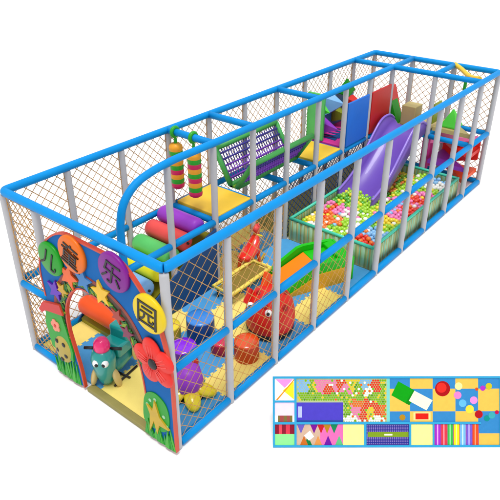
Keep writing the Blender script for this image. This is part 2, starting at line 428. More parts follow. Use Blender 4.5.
# house on the left leg
b = B(); hp = [yz(p) for p in [(2.22,.55),(2.28,.95),(2.2,1.2),(1.86,1.27),(1.80,1.0),(1.74,.68),(1.76,.5)]]
b.prism(hp, pf, -.03, -.001, b_green); b.build('painted_house', EP)['label'] = 'green little house shape on the left leg'
b = B(); hp = [yz(p) for p in [(2.36,1.13),(2.24,1.30),(1.84,1.42),(1.80,1.27),(2.2,1.18),(2.3,1.10)]]
b.prism(hp, pf, -.045, -.001, v_dred, b_edge); b.build('house_roof', EP)
b = B(); c = yz((2.03,1.0))
for i in range(5):
    a = 2*PI*i/5; pts = [(c[0]+.055*math.cos(a)+.045*math.cos(t*PI/6), c[1]+.055*math.sin(a)+.045*math.sin(t*PI/6)) for t in range(12)]
    b.prism(pts, pf, -.042-.001*i, -.031, mat('board salmon', '#e88a70', .5))
b.prism([(c[0]+.025*math.cos(t*PI/6), c[1]+.025*math.sin(t*PI/6)) for t in range(12)], pf, -.05, -.031, v_dred)
b.build('small_flower', EP)['label'] = 'salmon pink flower on the green house shape'
# ladybird patch
c = yz((1.97,.62)); b = B()
M = Matrix.Translation((XF-.01, c[0], c[1])) @ Matrix.Rotation(.35, 4, 'X') @ Matrix.Diagonal((.22,.82,1.12,1))
b.ball((0,0,0), .23, mat('board khaki', '#b09a3c', .5), M, 24, 12); lb = b.build('spotted_beetle', EP)
for (dy, dz) in ((.08,.12),(-.07,.12),(.09,-.04),(-.08,-.07),(.02,-.17)):
    M = Matrix.Translation((XF-.052, c[0]+dy, c[1]+dz)) @ Matrix.Diagonal((.3,1,1,1)); b = B(); b.ball((0,0,0), .036, p_black, M, 12, 8); b.build('spot', lb)
# grass tufts on both legs
def tuft(y0, y1, z0, hmin, hmax, n, name='grass_tuft'):
    b = B()
    for i in range(n):
        y = y0+(y1-y0)*(i+.5)/n+random.uniform(-.01,.01); h = random.uniform(hmin, hmax); w = .035
        le = random.uniform(-.05,.05)
        b.prism([yz((y-w,z0)), yz((y+w,z0)), yz((y+le,z0+h))], pf, -.012-.004*(i % 4), -.0012, b_green if i % 3 else mat('board grass light', '#3fae2a', .5))
    b.build(name, EP)
tuft(1.72, 2.21, .1, .22, .5, 15); tuft(-.12, .38, .1, .16, .34, 14)
b = B(); pts = [yz(p) for p in cat_rom([(.38,.30),(.375,.62),(.30,.82),(.14,.90),(-.02,.82),(-.07,.62),(-.03,.42),(.1,.3)], 5, True)]
b.prism(pts, pf, -.0125, -.001, b_green); b.build('painted_bush', EP)
b = B(); c = yz((.13,.50))
sp = [(-.02,.30),(.045,.06),(.20,-.06),(.03,-.08),(-.02,-.26),(-.06,-.06),(-.16,-.30),(-.12,.02),(-.17,.16),(-.07,.10)]
b.prism([(c[0]-x, c[1]+z) for x, z in sp], pf, -.035, -.0105, mat('board ochre', '#c8a41c', .5)); b.build('starfish', EP)
for (y, z) in ((.02,.60),(-.02,.46),(.24,.74),(.15,.80),(.30,.64)):
    b = B(); cc = yz((y,z)); b.prism([(cc[0]+.024*math.cos(t*PI/5), cc[1]+.024*math.sin(t*PI/5)) for t in range(10)], pf, -.02, -.0102, mat('board pale mint', '#9cc8a0', .5)); b.build('dot', EP)

# ------------------------------------------------------------------ ride-on toy in the doorway
def xform(loc, yaw): return Matrix.Translation(loc) @ Matrix.Rotation(yaw, 4, 'Z')
T = thing('ride_on_toy', (.42, 1.52, .05), 'teal ride-on rocker with googly eyes and a pink cap in the doorway', 'rocking toy')
M = xform((.33,1.56,.05), math.radians(180+8)) @ Matrix.Diagonal((.95,.95,1.08,1))    # local +x = the way it faces (out of the door)
def ell_body(b, secs, m, M, n=18):   # secs: (x, z, ry, rz) stations along x
    rings = []
    for (x, y, z, ry, rz) in secs:
        rings.append([b.bm.verts.new(M @ V((x, y+ry*math.cos(2*PI*k/n), z+rz*math.sin(2*PI*k/n)))) for k in range(n)])
    for i in range(len(rings)-1):
        for k in range(n): b.face([rings[i][k], rings[i][(k+1)%n], rings[i+1][(k+1)%n], rings[i+1][k]], m, True)
    b.face(rings[0][::-1], m, True); b.face(rings[-1], m, True)
MF = M @ Matrix.Translation((.17,0,0)) @ Matrix.Rotation(math.radians(28),4,'Z')     # the face looks a little to one side
b = B()
b.lathe([(0,.0),(.09,.01),(.12,.08),(.15,.2),(.172,.34),(.178,.44),(.15,.52),(.08,.57),(0,.58)], p_teal, MF @ Matrix.Translation((0,0,.02)) @ Matrix.Rotation(.10,4,'Y'), 28)
ell_body(b, [(.1,0,.2,.11,.1),(-.05,0,.2,.13,.12),(-.28,0,.24,.13,.12),(-.38,0,.26,.10,.1)], p_teal, M)
body = b.build('body', T)
b = B(); b.box((-.26,-.17,.36),(.04,.17,.54), p_teal, M, .035); b.box((-.32,-.17,.48),(-.14,.17,.70), p_teal, M, .045); b.build('seat', T)
b = B(); b.lathe([(0,.12),(.06,.11),(.105,.07),(.122,.0),(.112,-.04),(0,-.05)], p_pink, MF @ Matrix.Translation((.03,0,.62)) @ Matrix.Rotation(.25,4,'Y'), 24); b.build('cap', T)
for sy in (-1, 1):
    b = B(); b.tube([MF @ V((.0,sy*.10,.56)), MF @ V((.0,sy*.27,.56))], .022, p_black, 10); b.build('handle', T)
    b = B(); b.ball((.178,sy*.062,.45), .054, p_white, MF, 18, 12); e = b.build('eye', T)
    b = B(); b.ball((.218,sy*.052,.447), .027, p_black, MF, 14, 8); b.build('pupil', e)
    b = B(); b.ball((0,0,0), .12, p_tan, MF @ Matrix.Translation((.06,sy*.165,.13)) @ Matrix.Rotation(sy*.25,4,'X') @ Matrix.Diagonal((.6,.42,1.25,1))); b.build('foot', T)
    b = B(); b.ball((0,0,0), .11, p_tan, M @ Matrix.Translation((-.30,sy*.17,.28)) @ Matrix.Diagonal((.7,.3,1.3,1))); b.build('rear_wing', T)
b = B(); b.tube([MF @ V((.172,-.03,.32)), MF @ V((.182,0,.303)), MF @ V((.172,.03,.32))], .011, v_dred, 8); b.build('mouth', T)
b = B(); b.tube([M @ V((-.05,-.24,.02)), M @ V((-.05,.24,.02))], .016, p_black, 8); b.tube([M @ V((-.3,-.16,.02)), M @ V((.2,-.16,.02))], .016, p_black, 8); b.tube([M @ V((-.3,.16,.02)), M @ V((.2,.16,.02))], .016, p_black, 8); b.build('rocker_base', T)

# ------------------------------------------------------------------ purple and yellow rocker near the corner
T = thing('petal_rocker', (.72,.48,.05), 'purple and yellow petal shaped rocker beside the right corner post', 'rocking toy')
M = xform((.72,.48,.05), math.radians(-10))
b = B(); b.lathe([(0,0),(.16,0),(.20,.06),(.215,.2),(.19,.3),(.13,.36),(0,.38)], v_purple, M @ Matrix.Translation((0,.02,.1)), 7)
b.build('seat', T)
for i in range(5):
    a = 2*PI*i/5+.5; b = B()
    Mp = M @ Matrix.Rotation(a,4,'Z') @ Matrix.Translation((.2,0,.09)) @ Matrix.Rotation(.35,4,'Y') @ Matrix.Diagonal((1.2,.75,.5,1))
    b.ball((0,0,0), .15, p_yellow, Mp, 16, 10); b.build('petal', T)
b = B(); b.lathe([(0,0),(.2,0),(.2,.03),(0,.04)], p_black, M, 20); b.build('base', T)
b = B(); b.ball((0,0,0), .1, v_dred, M @ Matrix.Translation((.17,.14,.34)) @ Matrix.Diagonal((1,.4,.9,1)), 14, 8); b.build('fin', T)

# ------------------------------------------------------------------ round stools in a ring
def stool(x, y, r, h, m, dark, label, dome=.03):
    T = thing('round_stool', (x,y,.05), label, 'stool', 'round soft stools in a ring')
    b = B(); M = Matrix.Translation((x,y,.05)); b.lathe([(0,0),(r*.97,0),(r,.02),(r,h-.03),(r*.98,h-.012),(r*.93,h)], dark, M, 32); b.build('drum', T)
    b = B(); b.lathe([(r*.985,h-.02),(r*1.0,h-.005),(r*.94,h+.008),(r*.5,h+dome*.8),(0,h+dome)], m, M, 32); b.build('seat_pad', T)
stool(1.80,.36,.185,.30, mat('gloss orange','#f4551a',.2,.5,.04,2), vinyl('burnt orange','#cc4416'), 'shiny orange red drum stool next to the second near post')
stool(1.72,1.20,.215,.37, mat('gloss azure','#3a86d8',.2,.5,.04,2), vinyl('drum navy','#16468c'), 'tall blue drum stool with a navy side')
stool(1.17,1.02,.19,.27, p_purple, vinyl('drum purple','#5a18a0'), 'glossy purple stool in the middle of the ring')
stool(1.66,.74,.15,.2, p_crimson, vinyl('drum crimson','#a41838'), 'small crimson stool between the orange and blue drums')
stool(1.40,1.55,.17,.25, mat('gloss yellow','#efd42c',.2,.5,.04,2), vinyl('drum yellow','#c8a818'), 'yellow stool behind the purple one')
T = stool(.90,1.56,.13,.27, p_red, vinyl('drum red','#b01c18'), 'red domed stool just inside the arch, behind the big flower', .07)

# ------------------------------------------------------------------ ladybird dome
T = thing('ladybird_dome', (2.55,.5,.05), 'large red ladybird dome with eyes and an orange fin on a dark base', 'climbing dome')
M = Matrix.Translation((2.55,.5,.05))
b = B(); b.lathe([(.37,.12),(.385,.2),(.385,.36),(.35,.52),(.27,.66),(.15,.76),(0,.79)], v_red, M, 36); sh = b.build('shell', T)
b = B(); b.lathe([(0,0),(.33,0),(.37,.06),(.375,.125),(0,.125)], vinyl('dark base','#23242c'), M, 36); b.build('base', T)
for sy in (-1, 1):
    d = V((-.82, -.1+sy*.42, .28)).normalized()
    c = V((2.55,.5,.5))+d*.37
    b = B(); b.ball(c, .055, p_white, None, 14, 10); e = b.build('eye', T)
    b = B(); b.ball(c+V((-.04,-.025,.015)), .026, p_black, None, 12, 8); b.build('pupil', e)
b = B(); b.prism([(-.16,0),(.14,0),(.02,.30),(-.02,.31)], lambda u, v, d: (2.62+u*.8, .62+d, .74+v*.85), -.05, .05, v_orange); b.build('fin', T)
b = B(); b.prism([(-.24,0),(.1,0),(-.1,.22)], lambda u, v, d: (2.40+u*.8, .72+d, .62+v), -.04, .04, v_red); b.build('wing', T)
for (a, e) in ((200,40),(260,30),(300,55),(150,60),(340,30),(245,65)):
    d = V((math.cos(math.radians(a))*math.cos(math.radians(e)), math.sin(math.radians(a))*math.cos(math.radians(e)), math.sin(math.radians(e))))
    p = V((2.55,.5,.40))+V((d.x*.375,d.y*.375,d.z*.43)); q = d.to_track_quat('Z','Y').to_matrix().to_4x4()
    b = B(); b.lathe([(0,.012),(.045,.008),(.055,-.01)], vinyl('ladybird spot','#a81a18'), Matrix.Translation(p) @ q, 16); b.build('spot', sh)

# ------------------------------------------------------------------ trampoline
T = thing('small_trampoline', (3.13,1.56,.05), 'low rectangular trampoline with an olive bed and yellow padded border', 'trampoline')
x0,x1,y0,y1,zt = 2.62,3.66,1.34,1.74,.27
b = B(); b.box((x0+.05,y0+.05,zt-.03),(x1-.05,y1-.05,zt-.012), mat('woven olive bed','#8a7426',.7,0,.2,60)); b.build('jumping_bed', T)
b = B(); b.tube([(x0,y0,zt),(x1,y0,zt),(x1,y1,zt),(x0,y1,zt)], .035, mat('pad pale yellow','#f2dc5c',.5), 10, closed=True); b.build('padded_border', T)
for (x, y) in ((x0+.05,y0+.05),(x1-.05,y0+.05),(x1-.05,y1-.05),(x0+.05,y1-.05)):
    b = B(); b.tube([(x,y,.05),(x,y,zt-.03)], .02, p_black, 10); b.build('leg', T)

# ------------------------------------------------------------------ red rocking horse
T = thing('rocking_horse', (3.72,1.9,.05), 'red rocking horse with a coral head standing behind the trampoline', 'rocking toy')
M = xform((3.78,1.88,.05), math.radians(12)) @ Matrix.Diagonal((.72,.9,.95,1))
b = B(); ell_body(b, [(-.48,0,.34,.03,.03),(-.42,0,.33,.12,.06),(-.2,0,.31,.16,.09),(.05,0,.34,.16,.10),(.22,0,.42,.13,.12),(.31,0,.52,.08,.10),(.35,0,.60,.05,.05)], p_red, M); b.build('body', T)
b = B(); ell_body(b, [(.22,0,.70,.03,.03),(.26,0,.70,.06,.06),(.38,0,.71,.07,.07),(.48,0,.67,.04,.05),(.52,0,.65,.02,.03)], v_coral, M); b.tube([M @ V((.34,0,.55)), M @ V((.36,0,.7))], .055, v_coral, 12); hd = b.build('head', T)
for sy in (-1,1):
    b = B(); b.lathe([(.025,0),(.0,.09)], v_coral, M @ Matrix.Translation((.34,sy*.04,.76)), 8); b.build('ear', hd)
    b = B(); b.tube([M @ V((-.55,sy*.13,.10)), M @ V((-.3,sy*.13,.03)), M @ V((.1,sy*.13,.02)), M @ V((.5,sy*.13,.10))], .022, mat('rocker gold','#d8a828',.4), 8); b.build('rocker', T)
    for lx in (-.32,.2): b = B(); b.tube([M @ V((lx,sy*.13,.04)), M @ V((lx,sy*.07,.36))], [.03,.045], p_red, 8); b.build('leg', T)
b = B(); b.tube([M @ V((.29,-.16,.58)), M @ V((.29,.16,.58))], .016, p_yellow, 8); b.build('handle', T)

# ------------------------------------------------------------------ toddler slide (soft)
T = thing('toddler_slide', (4.0,.75,.05), 'soft toddler slide with an orange slope, green landing and gold side', 'toddler slide')
O = V((4.52,.22,.05)); D = V((-.9,.43,0)).normalized(); Wd = V((.43,.9,0)).normalized()
def fr(s, w, z): return O+D*s+Wd*w+V((0,0,z))
def slab(s0, s1, w0, w1, zb, z0, z1, m, name, bev=.015):
    b = B(); b.hexa([fr(s0,w0,zb),fr(s0,w1,zb),fr(s1,w1,zb),fr(s1,w0,zb),fr(s0,w0,z0),fr(s0,w1,z0),fr(s1,w1,z1),fr(s1,w0,z1)], m, bev); return b.build(name, T)
v_gold = vinyl('gold','#e0a51c'); v_or2 = vinyl('bright orange','#fb8a14'); v_gr2 = vinyl('vivid green','#1cc010')
slab(.0,.62,.075,.62,0,.38,.41,v_gr2,'landing'); slab(.62,1.36,.09,.61,0,.41,.06,v_or2,'slope')
b = B(); sidep = [(0,0),(1.4,0),(1.38,.08),(.72,.47),(.6,.49),(.0,.46)]; sidel = [(0,0),(1.34,0),(.66,.30),(.0,.30)]
b.prism(sidep, lambda u, v, d: fr(u, d, v), .0, .07, v_gr2); b.build('near_side', T)
b = B(); b.prism(sidel, lambda u, v, d: fr(u, d, v), -.02, -.001, v_gold); b.build('gold_trim', T)
b = B(); b.prism([(s, z+.02) if z > 0 else (s, z) for s, z in sidep], lambda u, v, d: fr(u, d, v), .63, .70, v_gr2); b.build('far_side', T)
slab(-.06,.0,0,.7,0,.46,.46,v_gr2,'end_panel')
slab(.02,.2,.03,.66,.0,.49,.46,v_gr2,'step')

# ------------------------------------------------------------------ roller slide
T = thing('roller_slide', (1.9,2.5,.05), 'inclined slide of seven fat coloured foam rollers up to the yellow platform', 'roller slide')
cols = [('orange', v_orange),('violet', v_viol),('sky blue', v_lblue),('lemon yellow', v_lemon),('green', v_green),('red', v_coral),('purple', v_purple)]
for i, (nm, m) in enumerate(cols):
    x = .90+.297*i; z = .36+.147*i; b = B(); r = .155
    M = Matrix.Translation((x,2.06,z)) @ Matrix.Rotation(-PI/2,4,'X')
    b.lathe([(0,0),(r*.6,0),(r*.85,.015),(r*.97,.05),(r,.09),(r,.79),(r*.97,.83),(r*.85,.865),(r*.6,.88),(0,.88)], m, M, 28)
    o = b.build('roller', T); o['label'] = '%s roller' % nm
    b2 = B(); b2.tube([(x,2.03,z),(x,2.97,z)], .02, p_black, 8); b2.build('axle', o)
for y in (1.945, 2.955):
    b = B(); b.prism([(.72,.07),(2.95,.07),(2.95,1.16),(2.7,1.1),(.85,.18)], lambda u, v, d: (u, y+d, v), -.012, .012, v_navy); b.build('side_panel', T)
b = B(); b.hexa([(.8,2.05,.05),(2.95,2.05,.05),(2.95,2.93,.05),(.8,2.93,.05),(.8,2.05,.12),(2.95,2.05,1.02),(2.95,2.93,1.02),(.8,2.93,.12)], vinyl('bed olive','#9a9420')); b.build('bed', T)

# ------------------------------------------------------------------ punch bags
def bag(x, y, label, ztop=2.42, L=.84):
    T = thing('punch_bag', (x,y,ztop-L), label, 'punch bag', 'striped punch bags')
    o_, g_, m_ = vinyl('bag orange','#f0a428'), vinyl('bag green','#2aa428'), vinyl('bag magenta','#d0205c')
    seq = [m_, g_, o_, m_, g_, o_, m_, g_, o_]
    prof = [(0,0),(.075,.0),(.098,.02),(.104,.05)]; bands = [g_, g_, g_]
    n = 9; h = (L-.10)/n
    prof = [(0,0),(.07,.0),(.095,.02)]; bands = [seq[0], seq[0]]
    for i in range(n):
        z = .03+h*i; prof += [(.110,z),(.116,z+h*.5),(.110,z+h-.003)]; bands += [seq[i]]*3
    prof += [(.07,L-.035),(0,L-.03)]; bands += [o_, o_]
    b = B(); b.lathe(prof, o_, Matrix.Translation((x,y,ztop-L)), 28, bands=(bands+[o_]*10)[:len(prof)-1]); b.build('bag', T)
    b = B(); b.lathe([(.022,0),(.03,.05),(.022,.15)], g_, Matrix.Translation((x,y,ztop-.05)), 12)
    b.build('strap', T)
    b = B(); b.tube([(x+math.cos(a)*.072, y, HT+math.sin(a)*.072) for a in [2*PI*i/16 for i in range(16)]], .034, g_, 8, closed=True); b.build('loop', T)
bag(3.0, 2.83, 'striped punch bag hanging nearer the far corner, left of the pair', 2.47)
bag(3.0, 2.42, 'striped punch bag hanging closer to the middle, right of the pair', 2.43)

# ------------------------------------------------------------------ V-shaped net bridge
T = thing('net_bridge', (5.0,2.5,1.3), 'V shaped bridge of purple webbing nets in green frames between two yellow platforms', 'net bridge')
xa, xb = 4.08, 5.92
def netside(ytop, ybot, sgn, zt=1.98):
    A = V((xa,ybot,1.36)); Bv = V((xb,ybot,1.36)); C = V((xb,ytop,zt)); Dv = V((xa,ytop,zt))
    b = B()
    for (p, q) in ((A,Bv),(Bv,C),(C,Dv),(Dv,A)):
        t = (q-p).normalized(); up = (Dv-A).normalized(); nn = t.cross(up) if abs(t.dot(up)) < .5 else t.cross(V((1,0,0)))
        b.tube([p, q], .05, t_frame, 10)
    fo = b.build('net_frame', T)
    b = B(); NV, NU = 6, 26; cp = B()
    for i in range(1, NV):
        v = i/NV; p = A.lerp(Dv, v); q = Bv.lerp(C, v)
        m = t_indigo if i >= 4 else t_purple
        b.tube([p, q], .021, m, 6)
    for j in range(1, NU):
        u = j/NU; p = A.lerp(Bv, u); q = Dv.lerp(C, u); md = p.lerp(q, .45)
        b.tube([p, md], .011, t_purple, 5); b.tube([md, q], .011, t_indigo, 5)
    b.build('webbing', T)
netside(2.94, 2.58, 1); netside(2.06, 2.42, -1, 1.90)
b = B(); b.box((xa,2.40,1.31),(xb,2.60,1.36), vinyl('walk olive green','#7aa82c'), None, .01); b.build('walkway', T)

# ------------------------------------------------------------------ upper spike maze, x 7..9
b = B(); b.box((7.06,2.06,1.26),(8.94,2.94,1.335), v_magenta, None, .012); o = b.build('magenta_mat'); centre(o)
tag(o, 'magenta floor pad of the spiked crawl lane on the upper level', 'floor pad')
def spike(c, r, h, axis, m, label, n=4, rot=PI/4):
    q = V(axis).normalized().to_track_quat('Z','Y').to_matrix().to_4x4(); b = B()
    M = Matrix.Translation(c) @ q @ Matrix.Rotation(rot,4,'Z')
    pr = [(0,0),(r,0),(r,.03),(r*.06,h),(0,h+.005)]; b.lathe(pr, m, M, n)
    for f in b.bm.faces: f.smooth = False
    o = b.build('soft_spike'); centre(o); tag(o, label, 'soft spike', 'padded spikes in the upper crawl lane'); return o
b = B(); b.box((7.04,2.52,1.34),(7.10,2.94,2.35), v_green, None, .01); o = b.build('wall_pad'); centre(o); tag(o, 'upright green padded panel at the start of the upper spike lane', 'padded panel')
b = B(); b.box((7.12,2.90,1.34),(8.94,2.955,2.05), vinyl('backing teal','#3f9ac0'), None, .01); o = b.build('wall_pad'); centre(o); tag(o, 'long teal blue padded backing board behind the upper spikes', 'padded panel')
spike((7.35,2.89,1.55), .26, .55, (0,-1,0), v_purple, 'purple padded spike sticking out low beside the green panel')
spike((7.30,2.89,1.95), .20, .45, (-.3,-1,0), v_lime, 'light green padded spike above the purple one')
spike((7.8,2.89,1.9), .28, .4, (0,-1,.2), v_lblue, 'sky blue padded spike right of the purple one')
spike((8.12,2.89,1.6), .2, .4, (0,-1,0), v_olive, 'olive padded spike behind the blue panel')
spike((8.3,2.75,2.1), .22, .34, (-.3,-.2,1), v_grass, 'dark green padded spike rising over the blue panel', 4, .3)
spike((8.7,2.89,1.7), .24, .45, (0,-1,0), v_red, 'red padded spike at the back end of the spike lane')
b = B()
for i in range(5):
    x = 7.25+i*.16; b.prism([(x,2.32),(x+.18,2.36),(x+.03,2.74)], lambda u, v, d: (u, v, d), 1.335, 1.345, v_navy)
o = b.build('zigzag_mat'); centre(o); tag(o, 'row of dark pointed felt teeth lying on the magenta pad', 'felt pad')
def upright(x0, x1, z0, z1, m, label):
    b = B(); b.box((x0,1.945,z0),(x1,1.995,z1), m, None, .012); o = b.build('wall_pad'); centre(o); tag(o, label, 'padded panel', 'padded panels of the crawl lane')
upright(7.07,7.93,1.33,2.27,v_blue,'royal blue padded panel between two posts on the upper level')
upright(8.07,8.93,1.33,2.27,v_dred,'deep red padded panel between two posts next to the slide')

# ------------------------------------------------------------------ back tower pieces
def one(name, label, cat, fn, group=None):
    b = B(); fn(b); o = b.build(name); centre(o); tag(o, label, cat, group); return o
one('foam_block','tan foam block standing at the top of the violet slide','foam block', lambda b: b.box((9.08,1.38,1.34),(9.45,1.72,1.80), v_tan, None, .015),'soft blocks at the slide top')
one('foam_wedge','green triangular wedge leaning on the tan block at the slide top','foam block', lambda b: b.prism([(0,0),(.42,0),(.42,.5)], lambda u, v, d: (9.08+d, 1.78+u*.5, 1.34+v), 0, .3, v_grass),'soft blocks at the slide top')
one('foam_wedge','pink red wedge behind the green one at the slide top','foam block', lambda b: b.prism([(0,0),(.45,0),(.4,.7),(.3,.7)], lambda u, v, d: (9.45+d, 2.0+u*.8, 1.34+v), 0, .3, v_coral),'soft blocks at the slide top')
def tri(x0, y0, x1, y1, x2, y2, z, m, label):
    def fn(b): b.prism([(x0,y0),(x1,y1),(x2,y2)], lambda u, v, d: (u, v, z+d), -.09, 0, m)
    o = one('climbing_step', label, 'climbing pad', fn, 'triangular climbing pads in the back tower')
tri(9.07,.07,9.93,.07,9.93,.93,.40,v_orange,'orange red triangular climbing pad, lowest in the back tower')
tri(9.07,.07,9.93,.93,9.07,.93,.68,v_purple,'purple triangular climbing pad under the red one in the back tower')
tri(9.07,.07,9.93,.07,9.93,.93,.92,v_red,'red triangular climbing pad halfway up the back tower')
tri(9.07,.93,9.93,.93,9.93,.07,1.16,v_pink,'pink triangular climbing pad just below the upper level')
tri(9.07,.07,9.93,.93,9.07,.93,1.46,v_tan,'tan triangular pad on the upper level of the back tower')
spike((9.35,.62,1.47), .26, .38, (0,0,1), v_lime, 'bright green pyramid standing on the tan triangular pad')
one('wall_pad','olive green padded strip hanging in the back tower','padded panel', lambda b: b.box((9.1,.96,1.5),(9.5,1.0,1.95), v_olive, None, .01))
one('wall_pad','red padded board under the back tower pads','padded panel', lambda b: b.prism([(.08,.62),(.93,.35),(.93,1.1),(.08,1.1)], lambda u, v, d: (9.93+d, u, v), -.05, 0, v_red))
def roller_pair(b):
    for x in (9.3, 9.55): b.lathe([(0,0),(.09,0),(.1,.02),(.1,.85),(.09,.87),(0,.87)], v_magenta, Matrix.Translation((x,1.1,.35)), 18)
one('squeeze_roller','pair of upright magenta squeeze rollers below the back platform','roller', roller_pair)
T = thing('swing_bar', (9.7,.6,HT), 'yellow padded bar with a green strap slung across the back corner of the roof', 'swing bar')
b = B(); b.tube(cat_rom([(10.0,1.0,HT+.02),(9.8,.75,HT-.02),(9.5,.45,HT-.06),(9.22,.14,HT+.0)], 4), .05, v_yellow, 12); b.build('bar', T)
b = B(); b.tube([(9.62,.56,HT-.05),(9.62,.56,1.95)], .035, v_grass, 10); b.build('strap', T)

# ------------------------------------------------------------------ ball pit
PX0,PX1,PY0,PY1,PH = 5.06,8.94,.10,1.93,.50
T = thing('ball_pit', (7,1,.0), 'long ball pit with striped fabric walls and a mint green padded rim', 'ball pit')
for (a, c) in (((PX0,PY0),(PX1,PY0)),((PX1,PY0),(PX1,PY1)),((PX1,PY1),(PX0,PY1)),((PX0,PY1),(PX0,PY0))):
    a, c = V((*a,0)), V((*c,0)); d = (c-a); L = d.length; d.normalize(); n = V((-d.y,d.x,0)); b = B(); N = int(L/.035)
    # gently pleated wall
    f = [[b.bm.verts.new(a+d*(L*i/N)+n*(.006*math.cos(i*1.57))+V((0,0,z))) for i in range(N+1)] for z in (.02, PH-.05)]
    k_ = [[b.bm.verts.new(a+d*(L*i/N)+n*.05+V((0,0,z))) for i in range(N+1)] for z in (.02, PH-.05)]
    for i in range(N):
        b.face([f[0][i],f[0][i+1],f[1][i+1],f[1][i]], pit_wall, True); b.face([k_[0][i],k_[1][i],k_[1][i+1],k_[0][i+1]], pit_wall)
        b.face([f[1][i],f[1][i+1],k_[1][i+1],k_[1][i]], pit_wall); b.face([f[0][i],k_[0][i],k_[0][i+1],f[0][i+1]], pit_wall)
    for e in (0,N): b.face([f[0][e],f[1][e],k_[1][e],k_[0][e]], pit_wall)
    b.build('wall', T)
    b = B(); b.tube([a+n*.02+V((0,0,PH-.02)), c+n*.02+V((0,0,PH-.02))], .03, m_mint, 10); b.build('rim', T)
b = B(); b.box((PX0+.05,PY0+.05,.01),(PX1-.05,PY1-.05,.04), vinyl('pit floor','#3c8f6c')); b.build('pit_floor', T)

BC = {'lime green':'#a4d62c','dark green':'#58b034','red':'#ee3c24','orange':'#f67e2c','pink':'#f686be','yellow':'#f6da34','white':'#f8f6ee','sky blue':'#8cc4f0'}
bm_ = {k_: mat('ball '+k_, h, .28, .3, .03, 3) for k_, h in BC.items()}
seeds = [(8.8,.4,'sky blue'),(8.5,.5,'white'),(8.15,.5,'lime green'),(7.85,.45,'pink'),(7.55,.45,'red'),(7.2,.5,'pink'),(6.95,.4,'red'),(6.65,.5,'pink'),(6.35,.5,'yellow'),(6.05,.45,'lime green'),(5.75,.45,'sky blue'),(5.7,.75,'white'),(5.35,.45,'red'),(5.2,.6,'orange')]
seeds += [(x/10,1.0,'lime green') for x in range(52, 90, 6)]+[(6.55,1.5,'lime green'),(6.75,1.7,'lime green'),(6.5,1.85,'dark green'),(6.15,1.5,'pink'),(6.1,1.8,'pink'),(5.85,1.55,'red'),(5.8,1.25,'orange'),(5.6,1.65,'yellow'),(5.55,1.4,'orange'),(5.3,1.5,'white'),(5.25,1.8,'yellow'),(6.0,1.15,'white'),(7.0,1.3,'lime green'),(7.6,1.4,'lime green')]
def bcol(x, y):
    x += random.gauss(0,.07); y += random.gauss(0,.07)
    s = min(seeds, key=lambda s: (s[0]-x)**2+(s[1]-y)**2)[2]
    r = random.random()
    if s == 'lime green' and r < .35: s = random.choice(['yellow','dark green','lime green','white'])
    elif s == 'red' and r < .3: s = 'orange'
    elif r < .14: s = random.choice(list(BC))
    return s
BR = .049; pos = []
row = 0; y = PY0+.09+BR
while y < PY1-.05-BR:
    x = PX0+.06+BR+(BR if row % 2 else 0)
    while x < PX1-.06-BR:
        pos.append((x+random.uniform(-.006,.006), y+random.uniform(-.006,.006), .37+random.uniform(-.022,.022)+.03*math.sin(x*2.1)*math.cos(y*3))); x += BR*2.03
    y += BR*1.76; row += 1
def under_slide(x, y): return x > 7.12 and y > 1.0 and y < 1.92
CAM = V((-3.57371448,-4.02223436,6.04981742))
top = sorted([p for p in pos if not under_slide(p[0], p[1])], key=lambda p: (V(p)-CAM).length)
ind = top[:300]; rest = top[300:]
bmesh_cache = {}
def ball_mesh(cname):
    if cname not in bmesh_cache:
        b = B(); b.ball((0,0,0), BR, bm_[cname], None, 16, 10); o = b.build('ball'); bmesh_cache[cname] = o.data; bpy.data.objects.remove(o)
    return bmesh_cache[cname]
for p in ind:
    c = bcol(p[0], p[1]); o = bpy.data.objects.new('play_ball', ball_mesh(c)); COL.objects.link(o); o.location = p; o.rotation_euler = (random.random()*6, random.random()*6, 0)
    tag(o, '%s plastic ball in the near half of the ball pit' % c, 'ball', '%s balls in the ball pit' % c)
b = B()
for p in rest: b.ball(p, BR, bm_[bcol(p[0], p[1])], None, 12, 8)
for p in pos:     # the layer below
    b.ball((p[0]+BR, p[1]+BR*.3, p[2]-.085), BR, bm_[random.choice(['lime green','yellow','dark green','orange'])], None, 8, 5)
o = b.build('pit_balls', fix=False); tag(o, 'mass of mixed coloured balls filling the far and lower ball pit', 'balls', kind='stuff')

# ------------------------------------------------------------------ violet slide into the pit
T = thing('plastic_slide', (7.7,1.5,.3), 'wide violet plastic slide with high curved sides running down into the ball pit', 'slide')
prof = cat_rom([(9.02,1.36),(8.75,1.33),(8.35,1.13),(7.9,.82),(7.45,.54),(7.1,.38),(6.72,.27)], 5)
wall = cat_rom([(9.0,.12),(8.7,.30),(8.35,.46),(7.9,.40),(7.45,.28),(7.05,.25),(6.6,.23)], 5)
yl, yr = 1.83, 1.06
b = B(); rowsv = []
for i, p in enumerate(prof):
    h = wall[i].y; x, z = p.x, p.y; rr = []
    for (yy, zz) in ((yl+.03,h),(yl,h),(yl-.015,.10),(yl-.09,.015),(1.5,-.005),(yr+.09,.015),(yr+.015,.10),(yr,h),(yr-.03,h),(yr-.03,-.06),(1.5,-.06),(yl+.03,-.06)):
        rr.append(b.bm.verts.new((x, yy, z+zz)))
    rowsv.append(rr)
for i in range(len(rowsv)-1):
    n = len(rowsv[i])
    for k_ in range(n): b.face([rowsv[i][k_], rowsv[i][(k_+1)%n], rowsv[i+1][(k_+1)%n], rowsv[i+1][k_]], p_slide, True)
b.face(rowsv[0], p_slide); b.face(rowsv[-1][::-1], p_slide)
b.build('chute', T)
for y in (yl+.015, yr-.015):
    b = B(); b.tube([V((p.x, y, p.y+wall[i].y)) for i, p in enumerate(prof)], .028, mat('slide lip violet','#8f70d8',.25,.4,.04,2), 8); b.build('lip', T)

